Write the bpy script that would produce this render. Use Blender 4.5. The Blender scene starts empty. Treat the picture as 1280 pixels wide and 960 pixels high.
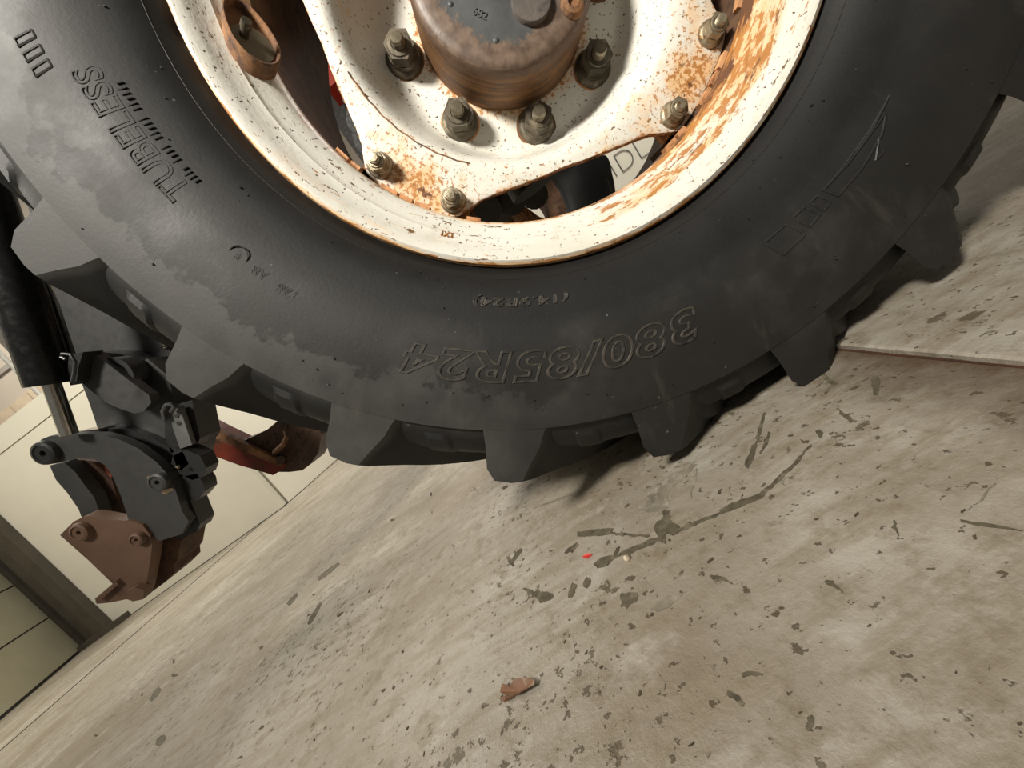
import bpy, bmesh, math, random
from math import sin, cos, pi, radians as rad, atan2, hypot
from mathutils import Vector, Matrix, noise
random.seed(7)
SC = bpy.context.scene
COL = SC.collection

# ------------------------------------------------------------------ camera
CAM = Vector((-0.2281, -0.6030, -0.3147))
YAW, PIT, ROL = -0.0705, 0.1622, -0.6219
FW = Vector((sin(YAW)*cos(PIT), cos(YAW)*cos(PIT), -sin(PIT)))
RT0 = Vector((cos(YAW), -sin(YAW), 0)); UP0 = RT0.cross(FW)
RT = cos(ROL)*RT0 + sin(ROL)*UP0
UP = -sin(ROL)*RT0 + cos(ROL)*UP0
cd = bpy.data.cameras.new('camera'); cam = bpy.data.objects.new('camera', cd); COL.objects.link(cam)
cd.sensor_width = 36; cd.lens = 36*480/1280; cd.clip_start = 0.01; cd.clip_end = 60
M = Matrix(((RT.x, UP.x, -FW.x), (RT.y, UP.y, -FW.y), (RT.z, UP.z, -FW.z))).to_4x4(); M.translation = CAM
cam.matrix_world = M
SC.camera = cam

# ------------------------------------------------------------------ light of the hall
w = bpy.data.worlds.new('hall_light'); SC.world = w; w.use_nodes = True
w.node_tree.nodes['Background'].inputs[0].default_value = (1.0, 0.93, 0.82, 1)
w.node_tree.nodes['Background'].inputs[1].default_value = 0.16
def area(name, loc, target, sx, sy, power, color=(1, .94, .845)):
    l = bpy.data.lights.new(name, 'AREA'); l.shape = 'RECTANGLE'; l.size = sx; l.size_y = sy; l.energy = power; l.color = color
    o = bpy.data.objects.new(name, l); COL.objects.link(o); o.location = loc
    o.rotation_euler = (Vector(target)-Vector(loc)).to_track_quat('-Z', 'Y').to_euler()
    return o
key = area('unseen_lamp', (-0.95, -1.45, 1.35), (-0.12, 0.05, 0.05), 0.38, 0.38, 12.0)
key.data.spread = rad(60)      # unseen key, spread narrowed to leave the floor near the camera dimmer
area('unseen_lamp', (-2.4, 0.9, 2.6), (-1.0, 0.2, -0.5), 1.2, 1.2, 38)
area('unseen_lamp', (-3.0, 0.2, 2.4), (-3.4, 2.5, 0.1), 1.0, 0.5, 75)  # added out of view to brighten the partition's front
area('unseen_lamp', (-1.2, 3.4, 2.6), (-2.6, 3.2, 0.0), 1.0, 1.0, 85)
area('unseen_lamp', (-6.5, 4.0, 4.6), (-7.5, 6.4, 2.5), 1.2, 1.2, 130)
area('unseen_lamp', (2.2, 2.6, 2.6), (1.6, 4.0, 0.0), 1.0, 1.0, 70)
SC.view_settings.view_transform = 'Standard'; SC.view_settings.look = 'None'
SC.view_settings.gamma = 1.0; SC.view_settings.use_curve_mapping = False
SC.view_settings.exposure = 0.0

# ------------------------------------------------------------------ materials
class NT:
    def __init__(s, name):
        s.m = bpy.data.materials.new(name); s.m.use_nodes = True
        s.t = s.m.node_tree; s.b = s.t.nodes['Principled BSDF']; s.L = s.t.links.new
        s.tc = s.t.nodes.new('ShaderNodeTexCoord')
    def coords(s, scale=(1, 1, 1), rot=(0, 0, 0), src='Object'):
        mp = s.t.nodes.new('ShaderNodeMapping'); s.L(s.tc.outputs[src], mp.inputs[0])
        mp.inputs['Scale'].default_value = scale; mp.inputs['Rotation'].default_value = rot
        return mp.outputs[0]
    def noise(s, scale, detail=4, rough=.55, co=None, dist=0):
        n = s.t.nodes.new('ShaderNodeTexNoise'); n.inputs['Scale'].default_value = scale
        n.inputs['Detail'].default_value = detail; n.inputs['Roughness'].default_value = rough
        n.inputs['Distortion'].default_value = dist
        s.L(co or s.tc.outputs['Object'], n.inputs['Vector']); return n.outputs['Fac']
    def ramp(s, fac, a, b, lo=0., hi=1.):
        r = s.t.nodes.new('ShaderNodeMapRange'); r.inputs[1].default_value = a; r.inputs[2].default_value = b
        r.inputs[3].default_value = lo; r.inputs[4].default_value = hi; s.L(fac, r.inputs[0]); return r.outputs[0]
    def math(s, op, a, b=None):
        n = s.t.nodes.new('ShaderNodeMath'); n.operation = op
        for i, v in enumerate((a, b)):
            if v is None: continue
            if isinstance(v, (int, float)): n.inputs[i].default_value = v
            else: s.L(v, n.inputs[i])
        return n.outputs[0]
    def mix(s, fac, a, b):
        n = s.t.nodes.new('ShaderNodeMix'); n.data_type = 'RGBA'
        if isinstance(fac, (int, float)): n.inputs[0].default_value = fac
        else: s.L(fac, n.inputs[0])
        for i, v in ((6, a), (7, b)):
            if isinstance(v, tuple): n.inputs[i].default_value = (*v, 1)
            else: s.L(v, n.inputs[i])
        return n.outputs[2]
    def attr(s, name):
        n = s.t.nodes.new('ShaderNodeAttribute'); n.attribute_name = name; return n.outputs['Fac']
    def xyz(s):
        n = s.t.nodes.new('ShaderNodeSeparateXYZ'); s.L(s.tc.outputs['Object'], n.inputs[0]); return n.outputs
    def out(s, col=None, rough=None, metal=None, bump=None, bstr=.3, bdist=.002, spec=None):
        for k, v in (('Base Color', col), ('Roughness', rough), ('Metallic', metal), ('Specular IOR Level', spec)):
            if v is None: continue
            if isinstance(v, tuple): s.b.inputs[k].default_value = (*v, 1)
            elif isinstance(v, (int, float)): s.b.inputs[k].default_value = v
            else: s.L(v, s.b.inputs[k])
        if bump is not None:
            b = s.t.nodes.new('ShaderNodeBump'); b.inputs['Strength'].default_value = bstr
            b.inputs['Distance'].default_value = bdist; s.L(bump, b.inputs['Height']); s.L(b.outputs[0], s.b.inputs['Normal'])
        return s.m

def mat_plain(name, col, rough=.5, metal=0., var=.25, scale=18, bump=.15, dirt=None, dirt_lo=.6):
    n = NT(name); f = n.noise(scale, 5, .6)
    c = n.mix(n.ramp(f, .3, .7), tuple(x*(1-var) for x in col), tuple(min(1, x*(1+var)) for x in col))
    if dirt:
        g = n.noise(scale*.6+3, 6, .65)
        c = n.mix(n.ramp(g, dirt_lo, dirt_lo+.1), c, dirt)
    fine = n.noise(scale*9, 3)
    return n.out(c, n.ramp(fine, .3, .7, rough-.08, min(1, rough+.1)), metal, fine, bump, .001)

def mat_rubber(worn=False):
    n = NT('scuffed_raised_rubber' if worn else 'black_tyre_rubber')
    x, y, z = n.xyz()
    r = n.math('SQRT', n.math('ADD', n.math('MULTIPLY', x, x), n.math('MULTIPLY', z, z)))
    big = n.noise(5, 5, .6); mid = n.noise(16, 5, .6); fine = n.noise(260, 3, .6)
    c = n.mix(n.ramp(big, .35, .68), (.0115, .0113, .0108), (.0225, .0215, .0200))
    out_ = n.ramp(y, -.200, -.2065)       # dust on the outer sidewall; elsewhere shade of the gaps is painted in
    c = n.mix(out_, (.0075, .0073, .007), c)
    c = n.mix(n.math('MULTIPLY', out_, n.ramp(mid, .52, .72, 0, .6)), c, (.042, .040, .037))
    # dried mud film that was wiped over the front shoulder; it ends in a ragged edge
    edge = n.math('ADD', r, n.ramp(n.noise(14, 5, .65), .3, .7, -.035, .035))
    m1 = n.ramp(edge, .462, .468)
    m2 = n.ramp(n.math('ADD', x, n.ramp(n.noise(6, 4), .3, .7, -.10, .10)), -.20, -.40)
    film = n.math('MULTIPLY', n.math('MULTIPLY', m1, m2), n.ramp(y, -.203, -.207))
    c = n.mix(n.math('MULTIPLY', film, .7), c, n.mix(n.ramp(mid, .3, .7), (.046, .046, .043), (.078, .078, .073)))
    # pale smears running outwards from the rim and small chalky specks
    ang = n.math('ARCTAN2', z, x)
    cb = n.t.nodes.new('ShaderNodeCombineXYZ'); n.L(n.math('MULTIPLY', ang, 13), cb.inputs[0]); n.L(n.math('MULTIPLY', r, 7), cb.inputs[1])
    sm = n.noise(1.0, 4, .7, cb.outputs[0])
    c = n.mix(n.math('MULTIPLY', out_, n.ramp(sm, .60, .78, 0, .45)), c, (.085, .078, .062))
    sp = n.noise(130, 2, .5)
    c = n.mix(n.ramp(sp, .76, .80, 0, .7), c, (.2, .19, .16))
    if worn: c = n.mix(n.ramp(n.noise(90, 4, .6), .35, .65, .0, .75), c, (.085, .072, .055))
    return n.out(c, n.ramp(mid, .3, .7, .5, .68), 0, n.math('ADD', n.math('MULTIPLY', mid, 2.), fine), .2, .0008, .45)

def mat_paint(name='rusty_cream_paint', ring=False):
    n = NT(name)
    co = None
    if ring:      # wear runs round the rim
        x, y, z = n.xyz(); cb = n.t.nodes.new('ShaderNodeCombineXYZ')
        rr = n.math('SQRT', n.math('ADD', n.math('MULTIPLY', x, x), n.math('MULTIPLY', z, z)))
        n.L(n.math('MULTIPLY', n.math('ARCTAN2', z, x), .085), cb.inputs[0]); n.L(rr, cb.inputs[1]); n.L(y, cb.inputs[2]); co = cb.outputs[0]
    big = n.noise(7, 4, .6); fine = n.noise(170, 5, .68, co); spots = n.noise(210, 2, .5); a = n.attr('rust')
    c = n.mix(n.ramp(big, .35, .65), (.77, .76, .70), (.68, .665, .58))
    # dull grime
    c = n.mix(n.ramp(n.noise(22, 6, .7), .58, .75, 0, .35), c, (.42, .37, .26))
    # small dark chips all over
    c = n.mix(n.ramp(spots, .67, .70), c, (.10, .06, .03))
    c = n.mix(n.ramp(n.noise(120, 4, .7, co), .635, .66), c, (.16, .09, .04))
    # orange bloom then rust where the attribute is high
    s1 = n.math('ADD', a, n.ramp(n.noise(26, 6, .7, co), .25, .75, -.45, .45))
    c = n.mix(n.ramp(s1, .30, .72, 0, .68), c, (.78, .42, .12))
    s2 = n.math('ADD', n.math('MULTIPLY', a, .62), n.ramp(fine, .25, .75, -.5, .5))
    c = n.mix(n.ramp(s2, .36, .46, 0, .9), c, (.42, .17, .035))
    s3 = n.math('ADD', n.math('MULTIPLY', a, .8), n.ramp(n.noise(60, 5, .7, co), .25, .75, -.45, .45))
    core = n.ramp(s3, .66, .80)
    c = n.mix(core, c, (.13, .055, .024))
    return n.out(c, n.mix(core, (.33,)*3, (.85,)*3), 0, n.math('ADD', fine, n.math('MULTIPLY', spots, -.6)), .35, .0012)

def mat_rust(name, c1=(.16, .075, .035), c2=(.30, .15, .06), c3=(.07, .04, .03), rough=.8):
    n = NT(name)
    f = n.noise(18, 6, .65); g = n.noise(60, 5, .7); h = n.noise(9, 3)
    c = n.mix(n.ramp(f, .35, .65), c1, c2); c = n.mix(n.ramp(g, .48, .66), c, c3)
    c = n.mix(n.ramp(h, .55, .7, 0, .5), c, tuple(x*1.5 for x in c2))
    return n.out(c, rough, .1, n.math('ADD', f, g), .5, .002)

def mat_hub_face():
    n = NT('dark_hub_cap_paint')
    a = n.attr('rust'); f = n.noise(45, 6, .7); g = n.noise(20, 4)
    c = n.mix(n.ramp(g, .35, .7), (.052, .054, .055), (.078, .08, .08))
    s = n.math('ADD', a, n.ramp(f, .25, .75, -.35, .35))
    c = n.mix(n.ramp(s, .42, .56), c, n.mix(n.ramp(n.noise(90, 4), .35, .65), (.085, .055, .038), (.17, .118, .085)))
    # bluish worn paint patch by the plug
    x, y, z = n.xyz()
    dx = n.math('SUBTRACT', x, .050); dz = n.math('SUBTRACT', z, -.062)
    d = n.math('SQRT', n.math('ADD', n.math('MULTIPLY', dx, dx), n.math('MULTIPLY', dz, dz)))
    s4 = n.math('ADD', d, n.ramp(f, .25, .75, -.018, .018))
    c = n.mix(n.ramp(s4, .020, .014, 0, .8), c, (.27, .29, .27))
    return n.out(c, n.ramp(g, .3, .7, .4, .6), 0, f, .35, .0015)

def mat_hub_side():
    n = NT('rusted_hub_casting')
    co = n.coords((14, 150, 14)); f = n.noise(1, 5, .6, co); g = n.noise(50, 5, .7); x, y, z = n.xyz()
    c = n.mix(n.ramp(f, .35, .65), (.075, .034, .014), (.20, .095, .032))
    c = n.mix(n.ramp(g, .5, .7), c, (.055, .034, .022))
    up = n.math('ADD', y, n.ramp(g, .3, .7, -.008, .008))
    c = n.mix(n.ramp(up, -.082, -.094, 0, .8), c, n.mix(n.ramp(g, .4, .65), (.08, .05, .034), (.15, .10, .07)))
    return n.out(c, .62, .15, n.math('ADD', f, g), .5, .002)

def mat_floor():
    n = NT('worn_painted_concrete')
    big = n.noise(1.9, 5, .6); mid = n.noise(6, 7, .68); fine = n.noise(38, 6, .72); grain = n.noise(240, 4, .65)
    c = n.mix(n.ramp(big, .36, .66), (.43, .400, .345), (.28, .248, .198))
    c = n.mix(n.ramp(mid, .42, .64, 0, .9), c, (.245, .208, .155))
    c = n.mix(n.ramp(n.noise(3.3, 5, .65), .52, .70, 0, .65), c, (.185, .142, .095))
    c = n.mix(n.ramp(n.noise(12, 5, .7), .54, .68, 0, .5), c, (.52, .50, .45))
    # dirt lying in the brushed grain
    co = n.coords((5, 24, 5), (0, 0, rad(38))); st = n.noise(2.6, 6, .7, co)
    c = n.mix(n.ramp(st, .47, .66, 0, .75), c, (.24, .20, .14))
    c = n.mix(n.ramp(fine, .52, .68, 0, .8), c, (.20, .165, .11))
    # small dark pits in drifts
    drift = n.ramp(n.noise(4.5, 4, .6), .40, .62)
    pits = n.ramp(n.math('ADD', n.noise(120, 3, .6), n.math('MULTIPLY', drift, .075)), .665, .70)
    c = n.mix(n.math('MULTIPLY', pits, .85), c, (.075, .055, .033))
    big_p = n.ramp(n.math('ADD', n.noise(42, 5, .65), n.math('MULTIPLY', drift, .06)), .665, .69)
    c = n.mix(n.math('MULTIPLY', big_p, .85), c, (.10, .08, .048))
    # rusty damp stain soaked out from under the raised slab
    x, y, z = n.xyz()
    d = n.math('ADD', n.math('ABSOLUTE', n.math('SUBTRACT', x, .064)), n.ramp(n.noise(11, 6, .7), .3, .7, -.022, .03))
    under = n.ramp(z, -.5645, -.5640, 1, 0)
    c = n.mix(n.math('MULTIPLY', n.ramp(d, .085, .0, 0, .95), under), c, (.085, .055, .033))
    wear = n.math('SUBTRACT', n.math('ADD', n.math('MULTIPLY', fine, 1.0), n.math('MULTIPLY', mid, 2.0)), n.math('MULTIPLY', n.math('ADD', pits, big_p), .5))
    return n.out(c, n.ramp(mid, .3, .7, .34, .56), 0, n.math('ADD', wear, n.math('MULTIPLY', grain, .25)), .42, .005, .5)

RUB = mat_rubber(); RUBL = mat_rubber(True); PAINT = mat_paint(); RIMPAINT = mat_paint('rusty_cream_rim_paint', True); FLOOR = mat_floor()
RUST = mat_rust('brown_rust', ); RUSTD = mat_rust('dark_brown_rust', (.06, .030, .016), (.12, .06, .03), (.03, .018, .012))
ORANGE = mat_rust('orange_rust', (.50, .22, .08), (.66, .36, .18), (.25, .10, .04))
WELLRUST = mat_rust('rusted_rim_well', (.10, .052, .028), (.16, .085, .045), (.05, .028, .018))
HFACE = mat_hub_face(); HSIDE = mat_hub_side()
NUTM = mat_plain('grimy_steel_nut', (.105, .088, .062), .45, .55, .4, 90, .4, (.26, .22, .15), .56)
ZINC = mat_plain('worn_zinc_nut', (.36, .31, .22), .35, .7, .35, 110, .4, (.20, .12, .05), .54)
STUD = mat_plain('greased_stud_steel', (.17, .145, .10), .32, .6, .3, 60, .2)
BLACK = mat_plain('black_arm_paint', (.024, .024, .024), .38, 0, .25, 14, .12, (.10, .075, .055), .70)
GREYB = mat_plain('dusty_black_plate_paint', (.052, .052, .050), .45, 0, .18, 9, .12, (.15, .12, .10), .70)
GLOSS = mat_plain('gloss_black_cylinder_paint', (.004, .004, .004), .27, 0, .1, 12, .01)
CHROME = mat_plain('chrome_rod', (.62, .60, .55), .16, 1, .08, 20, .03)
BRASS = mat_plain('bare_bright_metal', (.55, .42, .28), .3, .8, .2, 90, .2)
BROWN = mat_plain('brown_rusted_hitch', (.155, .090, .058), .6, .05, .18, 14, .2, (.09, .052, .034), .60)
RED = mat_plain('red_arm_paint', (.17, .026, .012), .42, 0, .35, 22, .2, (.07, .035, .016), .50)
RED2 = mat_plain('red_chassis_paint', (.45, .035, .012), .4, 0, .2, 10, .1)
HOOKM = mat_rust('dark_brown_hook_steel', (.075, .042, .028), (.13, .078, .052), (.035, .022, .017), .45)
CAST = mat_plain('black_cast_iron', (.022, .020, .018), .6, 0, .3, 12, .2)
PANEL = mat_plain('ivory_panel', (.66, .63, .53), .5, 0, .03, 3, .02)
PANELB = mat_plain('bright_ivory_panel', (.80, .77, .66), .5, 0, .02, 3, .02)  # lighter copy: light on the partition's side face put into the colour
SEAM = mat_plain('panel_seam', (.30, .28, .22), .7, 0, .1, 8, .05)
BLOCK = mat_plain('pale_green_block', (.36, .34, .24), .7, 0, .08, 4, .1, (.20, .18, .12), .68)
COLM = mat_plain('dark_brown_column_paint', (.06, .050, .036), .55, 0, .2, 6, .1)
LINE = mat_plain('black_joint_dirt', (.035, .034, .028), .8, 0, .2, 20, .1)
WOOD = mat_plain('pale_board', (.55, .45, .32), .6, 0, .15, 5, .05)
GREYW = mat_plain('grey_far_wall', (.30, .27, .24), .7, 0, .1, 3, .05)
BARE = mat_plain('bare_dark_concrete', (.095, .080, .052), .7, 0, .45, 110, .35, (.17, .145, .10), .52)
BARED = mat_plain('dark_pit_dirt', (.075, .058, .035), .8, 0, .3, 90, .2)
BAREL = mat_plain('scuffed_bare_concrete', (.21, .185, .14), .7, 0, .3, 70, .3, (.34, .31, .25), .52)
LEAFM = mat_plain('dry_brown_leaf', (.17, .085, .045), .6, 0, .35, 80, .3, (.30, .22, .15), .56)
SCRAP = mat_plain('red_paper', (.62, .05, .035), .6, 0, .1, 50, .1)
INK = mat_plain('grey_print', (.08, .08, .08), .6, 0, .05, 9, .02)
STEN = mat_plain('rusty_stencil', (.34, .14, .04), .8, 0, .3, 200, .2)

# ------------------------------------------------------------------ helpers
def empty(name, loc, label=None, cat=None, group=None):
    o = bpy.data.objects.new(name, None); COL.objects.link(o); o.location = loc; o.empty_display_size = .05
    if label: o['label'] = label
    if cat: o['category'] = cat
    if group: o['group'] = group
    return o
def to_mesh(name, bm, mats, smooth=30):
    me = bpy.data.meshes.new(name)
    bmesh.ops.recalc_face_normals(bm, faces=bm.faces)
    bm.to_mesh(me); bm.free()
    for m in (mats if isinstance(mats, (list, tuple)) else [mats]): me.materials.append(m)
    if smooth:
        me.polygons.foreach_set('use_smooth', [True]*len(me.polygons))
        try: me.set_sharp_from_angle(angle=rad(smooth))
        except Exception: pass
    return me
def link(name, me, parent=None, **props):
    o = bpy.data.objects.new(name, me); COL.objects.link(o)
    if parent is not None:
        o.parent = parent
    for k, v in props.items(): o[k] = v
    return o
def obj(name, bm, mats, parent=None, smooth=30, **props):
    """mesh built in world coordinates; re-expressed in its parent's frame"""
    if parent is not None and parent.name.startswith('tractor'):
        # wheel parts keep their origin on the wheel's axle, so wear can follow the radius
        o = link(name, to_mesh(name, bm, mats, smooth), parent, **props); o.location = -parent.location; return o
    if parent is not None:
        bm.transform(world_of(parent).inverted())
    return link(name, to_mesh(name, bm, mats, smooth), parent, **props)
def world_of(o):
    m = Matrix.LocRotScale(o.location, o.rotation_euler, o.scale)
    return world_of(o.parent) @ m if o.parent else m
def ray(u, v): return FW + RT*((u-640)/480) - UP*((v-480)/480)
def aty(u, v, y):
    d = ray(u, v); return CAM + d*((y-CAM.y)/d.y)
def atz(u, v, z):
    d = ray(u, v); return CAM + d*((z-CAM.z)/d.z)
def bevel(bm, wdt, seg=2, ang=30):
    es = [e for e in bm.edges if len(e.link_faces) == 2 and e.calc_face_angle(0) > rad(ang)]
    if es: bmesh.ops.bevel(bm, geom=es, offset=wdt, segments=seg, affect='EDGES', profile=.6, clamp_overlap=True)
def prism_y(bm, pts, y0, y1):
    """outline in x,z extruded from y0 to y1"""
    a = [bm.verts.new((p[0], y0, p[1])) for p in pts]; b = [bm.verts.new((p[0], y1, p[1])) for p in pts]
    bm.faces.new(a); bm.faces.new(list(reversed(b))); n = len(pts)
    for i in range(n): bm.faces.new((a[i], b[i], b[(i+1) % n], a[(i+1) % n]))
def plate(px, y, th, bev=.002):
    """plate whose front face stands in the plane y, corners found along sight lines, real thickness"""
    bm = bmesh.new(); pts = []
    for p in px:
        q = aty(p[0], p[1], y); pts.append((q.x, q.z))
    prism_y(bm, pts, y, y+th)
    if bev: bevel(bm, bev, 2, 40)
    return bm
def box(bm, x0, x1, y0, y1, z0, z1):
    prism_y(bm, [(x0, z0), (x1, z0), (x1, z1), (x0, z1)], y0, y1)
def lathe(bm, prof, n, axis='Y', center=(0, 0, 0), close=False, a0=0., a1=2*pi, mi=None):
    """prof: list of (r, h); revolve about Y (default) at center"""
    full = abs(a1-a0-2*pi) < 1e-6; rows = []
    cnt = n if full else n+1
    for i in range(cnt):
        a = a0+(a1-a0)*i/n
        rows.append([bm.verts.new((center[0]+r*cos(a), center[1]+h, center[2]+r*sin(a))) for r, h in prof])
    m = len(prof); rng = m if close else m-1
    for i in range(n):
        A = rows[i]; B = rows[(i+1) % cnt]
        for j in range(rng):
            k = (j+1) % m
            if prof[j][0] < 1e-7 and prof[k][0] < 1e-7: continue
            f = bm.faces.new((A[j], B[j], B[k], A[k]))
            if mi: f.material_index = mi[j]
    return rows
def cyl(bm, p0, p1, r0, r1=None, n=24, caps=True):
    r1 = r0 if r1 is None else r1; p0 = Vector(p0); p1 = Vector(p1); d = (p1-p0).normalized()
    u = d.orthogonal().normalized(); v = d.cross(u)
    A = [bm.verts.new(p0+(u*cos(2*pi*i/n)+v*sin(2*pi*i/n))*r0) for i in range(n)]
    B = [bm.verts.new(p1+(u*cos(2*pi*i/n)+v*sin(2*pi*i/n))*r1) for i in range(n)]
    for i in range(n): bm.faces.new((A[i], A[(i+1) % n], B[(i+1) % n], B[i]))
    if caps: bm.faces.new(A); bm.faces.new(B)
def tube(bm, pts, r, n=8):
    pts = [Vector(p) for p in pts]; prev = None; u = None
    for i, p in enumerate(pts):
        d = (pts[min(i+1, len(pts)-1)]-pts[max(i-1, 0)]).normalized()
        u = d.orthogonal().normalized() if u is None else (u-d*u.dot(d)).normalized(); v = d.cross(u)
        ring = [bm.verts.new(p+(u*cos(2*pi*k/n)+v*sin(2*pi*k/n))*r) for k in range(n)]
        if prev:
            for k in range(n): bm.faces.new((prev[k], prev[(k+1) % n], ring[(k+1) % n], ring[k]))
        else: bm.faces.new(ring)
        prev = ring
    bm.faces.new(prev)
def polar(r, a, y=0.): return Vector((r*cos(a), y, r*sin(a)))
def lerp_prof(P, x):
    if x <= P[0][0]: return P[0][1]
    for a, b in zip(P, P[1:]):
        if x <= b[0]: return a[1]+(b[1]-a[1])*(x-a[0])/(b[0]-a[0])
    return P[-1][1]
def sample_closed(P, n_per=4):
    """Catmull-Rom through an open list of 2D points"""
    out = []
    for i in range(len(P)-1):
        p0 = P[max(i-1, 0)]; p1 = P[i]; p2 = P[i+1]; p3 = P[min(i+2, len(P)-1)]
        for k in range(n_per):
            t = k/n_per
            out.append(tuple(.5*((2*p1[j])+(-p0[j]+p2[j])*t+(2*p0[j]-5*p1[j]+4*p2[j]-p3[j])*t*t+(-p0[j]+3*p1[j]-3*p2[j]+p3[j])*t**3) for j in (0, 1)))
    out.append(P[-1]); return out
def text_mesh(s, size=1., shear=0., offset=0., bevel_r=0., extrude=0., fill='NONE', space=1., res=4):
    cu = bpy.data.curves.new('t', 'FONT'); cu.body = s; cu.size = size; cu.shear = shear; cu.offset = offset
    cu.bevel_depth = bevel_r; cu.extrude = extrude; cu.fill_mode = fill; cu.space_character = space
    cu.resolution_u = res; cu.bevel_resolution = 1; cu.align_x = 'CENTER'
    o = bpy.data.objects.new('t', cu); COL.objects.link(o)
    bpy.context.view_layer.update()
    me = bpy.data.meshes.new_from_object(o.evaluated_get(bpy.context.evaluated_depsgraph_get()))
    bpy.data.objects.remove(o); bpy.data.curves.remove(cu)
    bm = bmesh.new(); bm.from_mesh(me); bpy.data.meshes.remove(me); return bm

FZ = -0.565           # floor level
SLABX, SLABH = 0.064, 0.007

# ------------------------------------------------------------------ floor
bm = bmesh.new(); box(bm, -9, SLABX, -4, 9, FZ-.12, FZ)
floor = obj('floor', bm, FLOOR, None, 0, kind='structure')
bm = bmesh.new()
# raised slab with a slightly broken front edge
N = 160; ys = [-4+i*(5.0)/N for i in range(N+1)]
ex = []
for y in ys:
    j = .0022*noise.noise(Vector((y*26, 3, 0)))+.0012*noise.noise(Vector((y*90, 7, 0)))
    ex.append(SLABX+.001+abs(j)*1.2)
bot = []; mid_ = []; top = []; far = []
for y, x in zip(ys, ex):
    t = SLABH
    bot.append(bm.verts.new((x+.001, y, FZ-.02))); mid_.append(bm.verts.new((x, y, FZ+t*.75))); top.append(bm.verts.new((x+.003, y, FZ+t))); far.append(bm.verts.new((9, y, FZ+t)))
for i in range(N):
    for a, b in ((bot, mid_), (mid_, top), (top, far)): bm.faces.new((a[i], a[i+1], b[i+1], b[i]))
slab = obj('floor_slab', bm, FLOOR, None, 0, kind='structure')
bm = bmesh.new(); box(bm, SLABX+.02, 9, 1.0, 9, FZ-.12, FZ+SLABH)
obj('floor_slab', bm, FLOOR, None, 0, kind='structure')
bm = bmesh.new(); box(bm, SLABX-.0008, SLABX+.004, -4, 1, FZ-.004, FZ+.0006)
obj('trim_1', bm, mat_rust('rust_in_the_floor_joint', (.05, .02, .010), (.10, .035, .018), (.03, .015, .01)), None, 0, kind='structure')
# joint strip that runs away beside the panels
bm = bmesh.new(); box(bm, -2.888, -2.858, .3, 6, FZ-.004, FZ+.0012)
obj('trim_2', bm, LINE, None, 0, kind='structure')

# peeled and scuffed places in the floor paint: shallow ragged chips
def ragged(pts, jit, seed, sub=4):
    out = []
    n = len(pts)
    for i in range(n):
        a = Vector(pts[i]); b = Vector(pts[(i+1) % n]); L = (b-a).length
        k = max(1, min(14, int(L/.0028)))
        for j in range(k):
            p = a+(b-a)*(j/k)
            q = Vector((p.x*140, p.y*140, seed)); q2 = Vector((p.x*420, p.y*420, seed+9))
            out.append(p+Vector((noise.noise(q)+.6*noise.noise(q2), noise.noise(q+Vector((31, 7, 0)))+.6*noise.noise(q2+Vector((5, 3, 0)))))*jit*1.5)
    return out
def chip(px, m=BARE, jit=.0022, z=FZ, parent=floor, seed=0, h=.0003):
    bm = bmesh.new(); h += seed*.000004
    pts = [atz(u, v, z) for u, v in px]
    pts = ragged([(p.x, p.y) for p in pts], jit, seed)
    a = [bm.verts.new((p.x, p.y, z+h)) for p in pts]; b = [bm.verts.new((p.x, p.y, z-.0005)) for p in pts]
    n = len(pts)
    f = bm.faces.new(a)
    for i in range(n): bm.faces.new((a[i], b[i], b[(i+1) % n], a[(i+1) % n]))
    bmesh.ops.triangulate(bm, faces=[f])
    return obj('peeled_patch', bm, m, parent, 0)
def streak(u0, v0, u1, v1, w0, w1=None, m=BARE, bend=0, **k):
    w1 = w0 if w1 is None else w1; d = Vector((u1-u0, v1-v0)); n = Vector((-d.y, d.x)).normalized()
    A = []; B = []
    for i in range(6):
        t = i/5; p = Vector((u0, v0))+d*t+n*bend*4*t*(1-t); ww = (w0+(w1-w0)*t)*(.55+.75*sin(pi*(.12+.76*t)))
        A.append(tuple(p+n*ww)); B.append(tuple(p-n*ww))
    return chip(A+B[::-1], m, .0014, **k)
chip([(795, 632), (806, 634), (812, 612), (822, 606), (838, 596), (852, 588), (862, 580), (871, 581), (862, 592), (846, 604), (838, 612), (834, 622), (838, 632), (828, 640), (810, 641), (795, 637)], BAREL, .0016, seed=1)
chip([(828, 638), (838, 638), (838, 650), (850, 658), (850, 664), (834, 668), (828, 676), (820, 678), (822, 670), (817, 662), (822, 652), (829, 648)], BARE, .0016, seed=2)
streak(828, 672, 764, 698, 3, 2.4, seed=3); streak(766, 696, 744, 708, 4, 4.5, seed=4)
streak(846, 664, 905, 640, 2, 2.0, seed=5); streak(900, 640, 955, 618, 3.6, 3.2, seed=6); streak(948, 622, 1014, 556, 2.6, 1.2, seed=7, bend=2)
streak(722, 668, 766, 664, 3.5, 3.5, seed=8); streak(760, 667, 814, 670, 1.5, 1.2, seed=9)
streak(956, 516, 944, 560, 1.8, 1.6, seed=10); streak(944, 556, 934, 584, 3.2, 3.2, seed=11); streak(962, 540, 952, 568, 1.6, 1.4, seed=12)
streak(1012, 458, 1044, 480, 2.0, 2.4, seed=13); streak(1046, 478, 1030, 492, 1.8, 1.0, seed=14); streak(1094, 470, 1096, 494, 5, 3.5, seed=15)
streak(1048, 510, 1064, 528, 1.8, 1.4, seed=16); streak(1022, 538, 1028, 546, 2.5, 2.2, seed=17)
chip([(654, 735), (668, 738), (690, 742), (691, 749), (676, 753), (664, 744)], seed=18)
chip([(776, 742), (796, 741), (794, 752), (786, 761), (775, 758)], seed=19)
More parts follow.
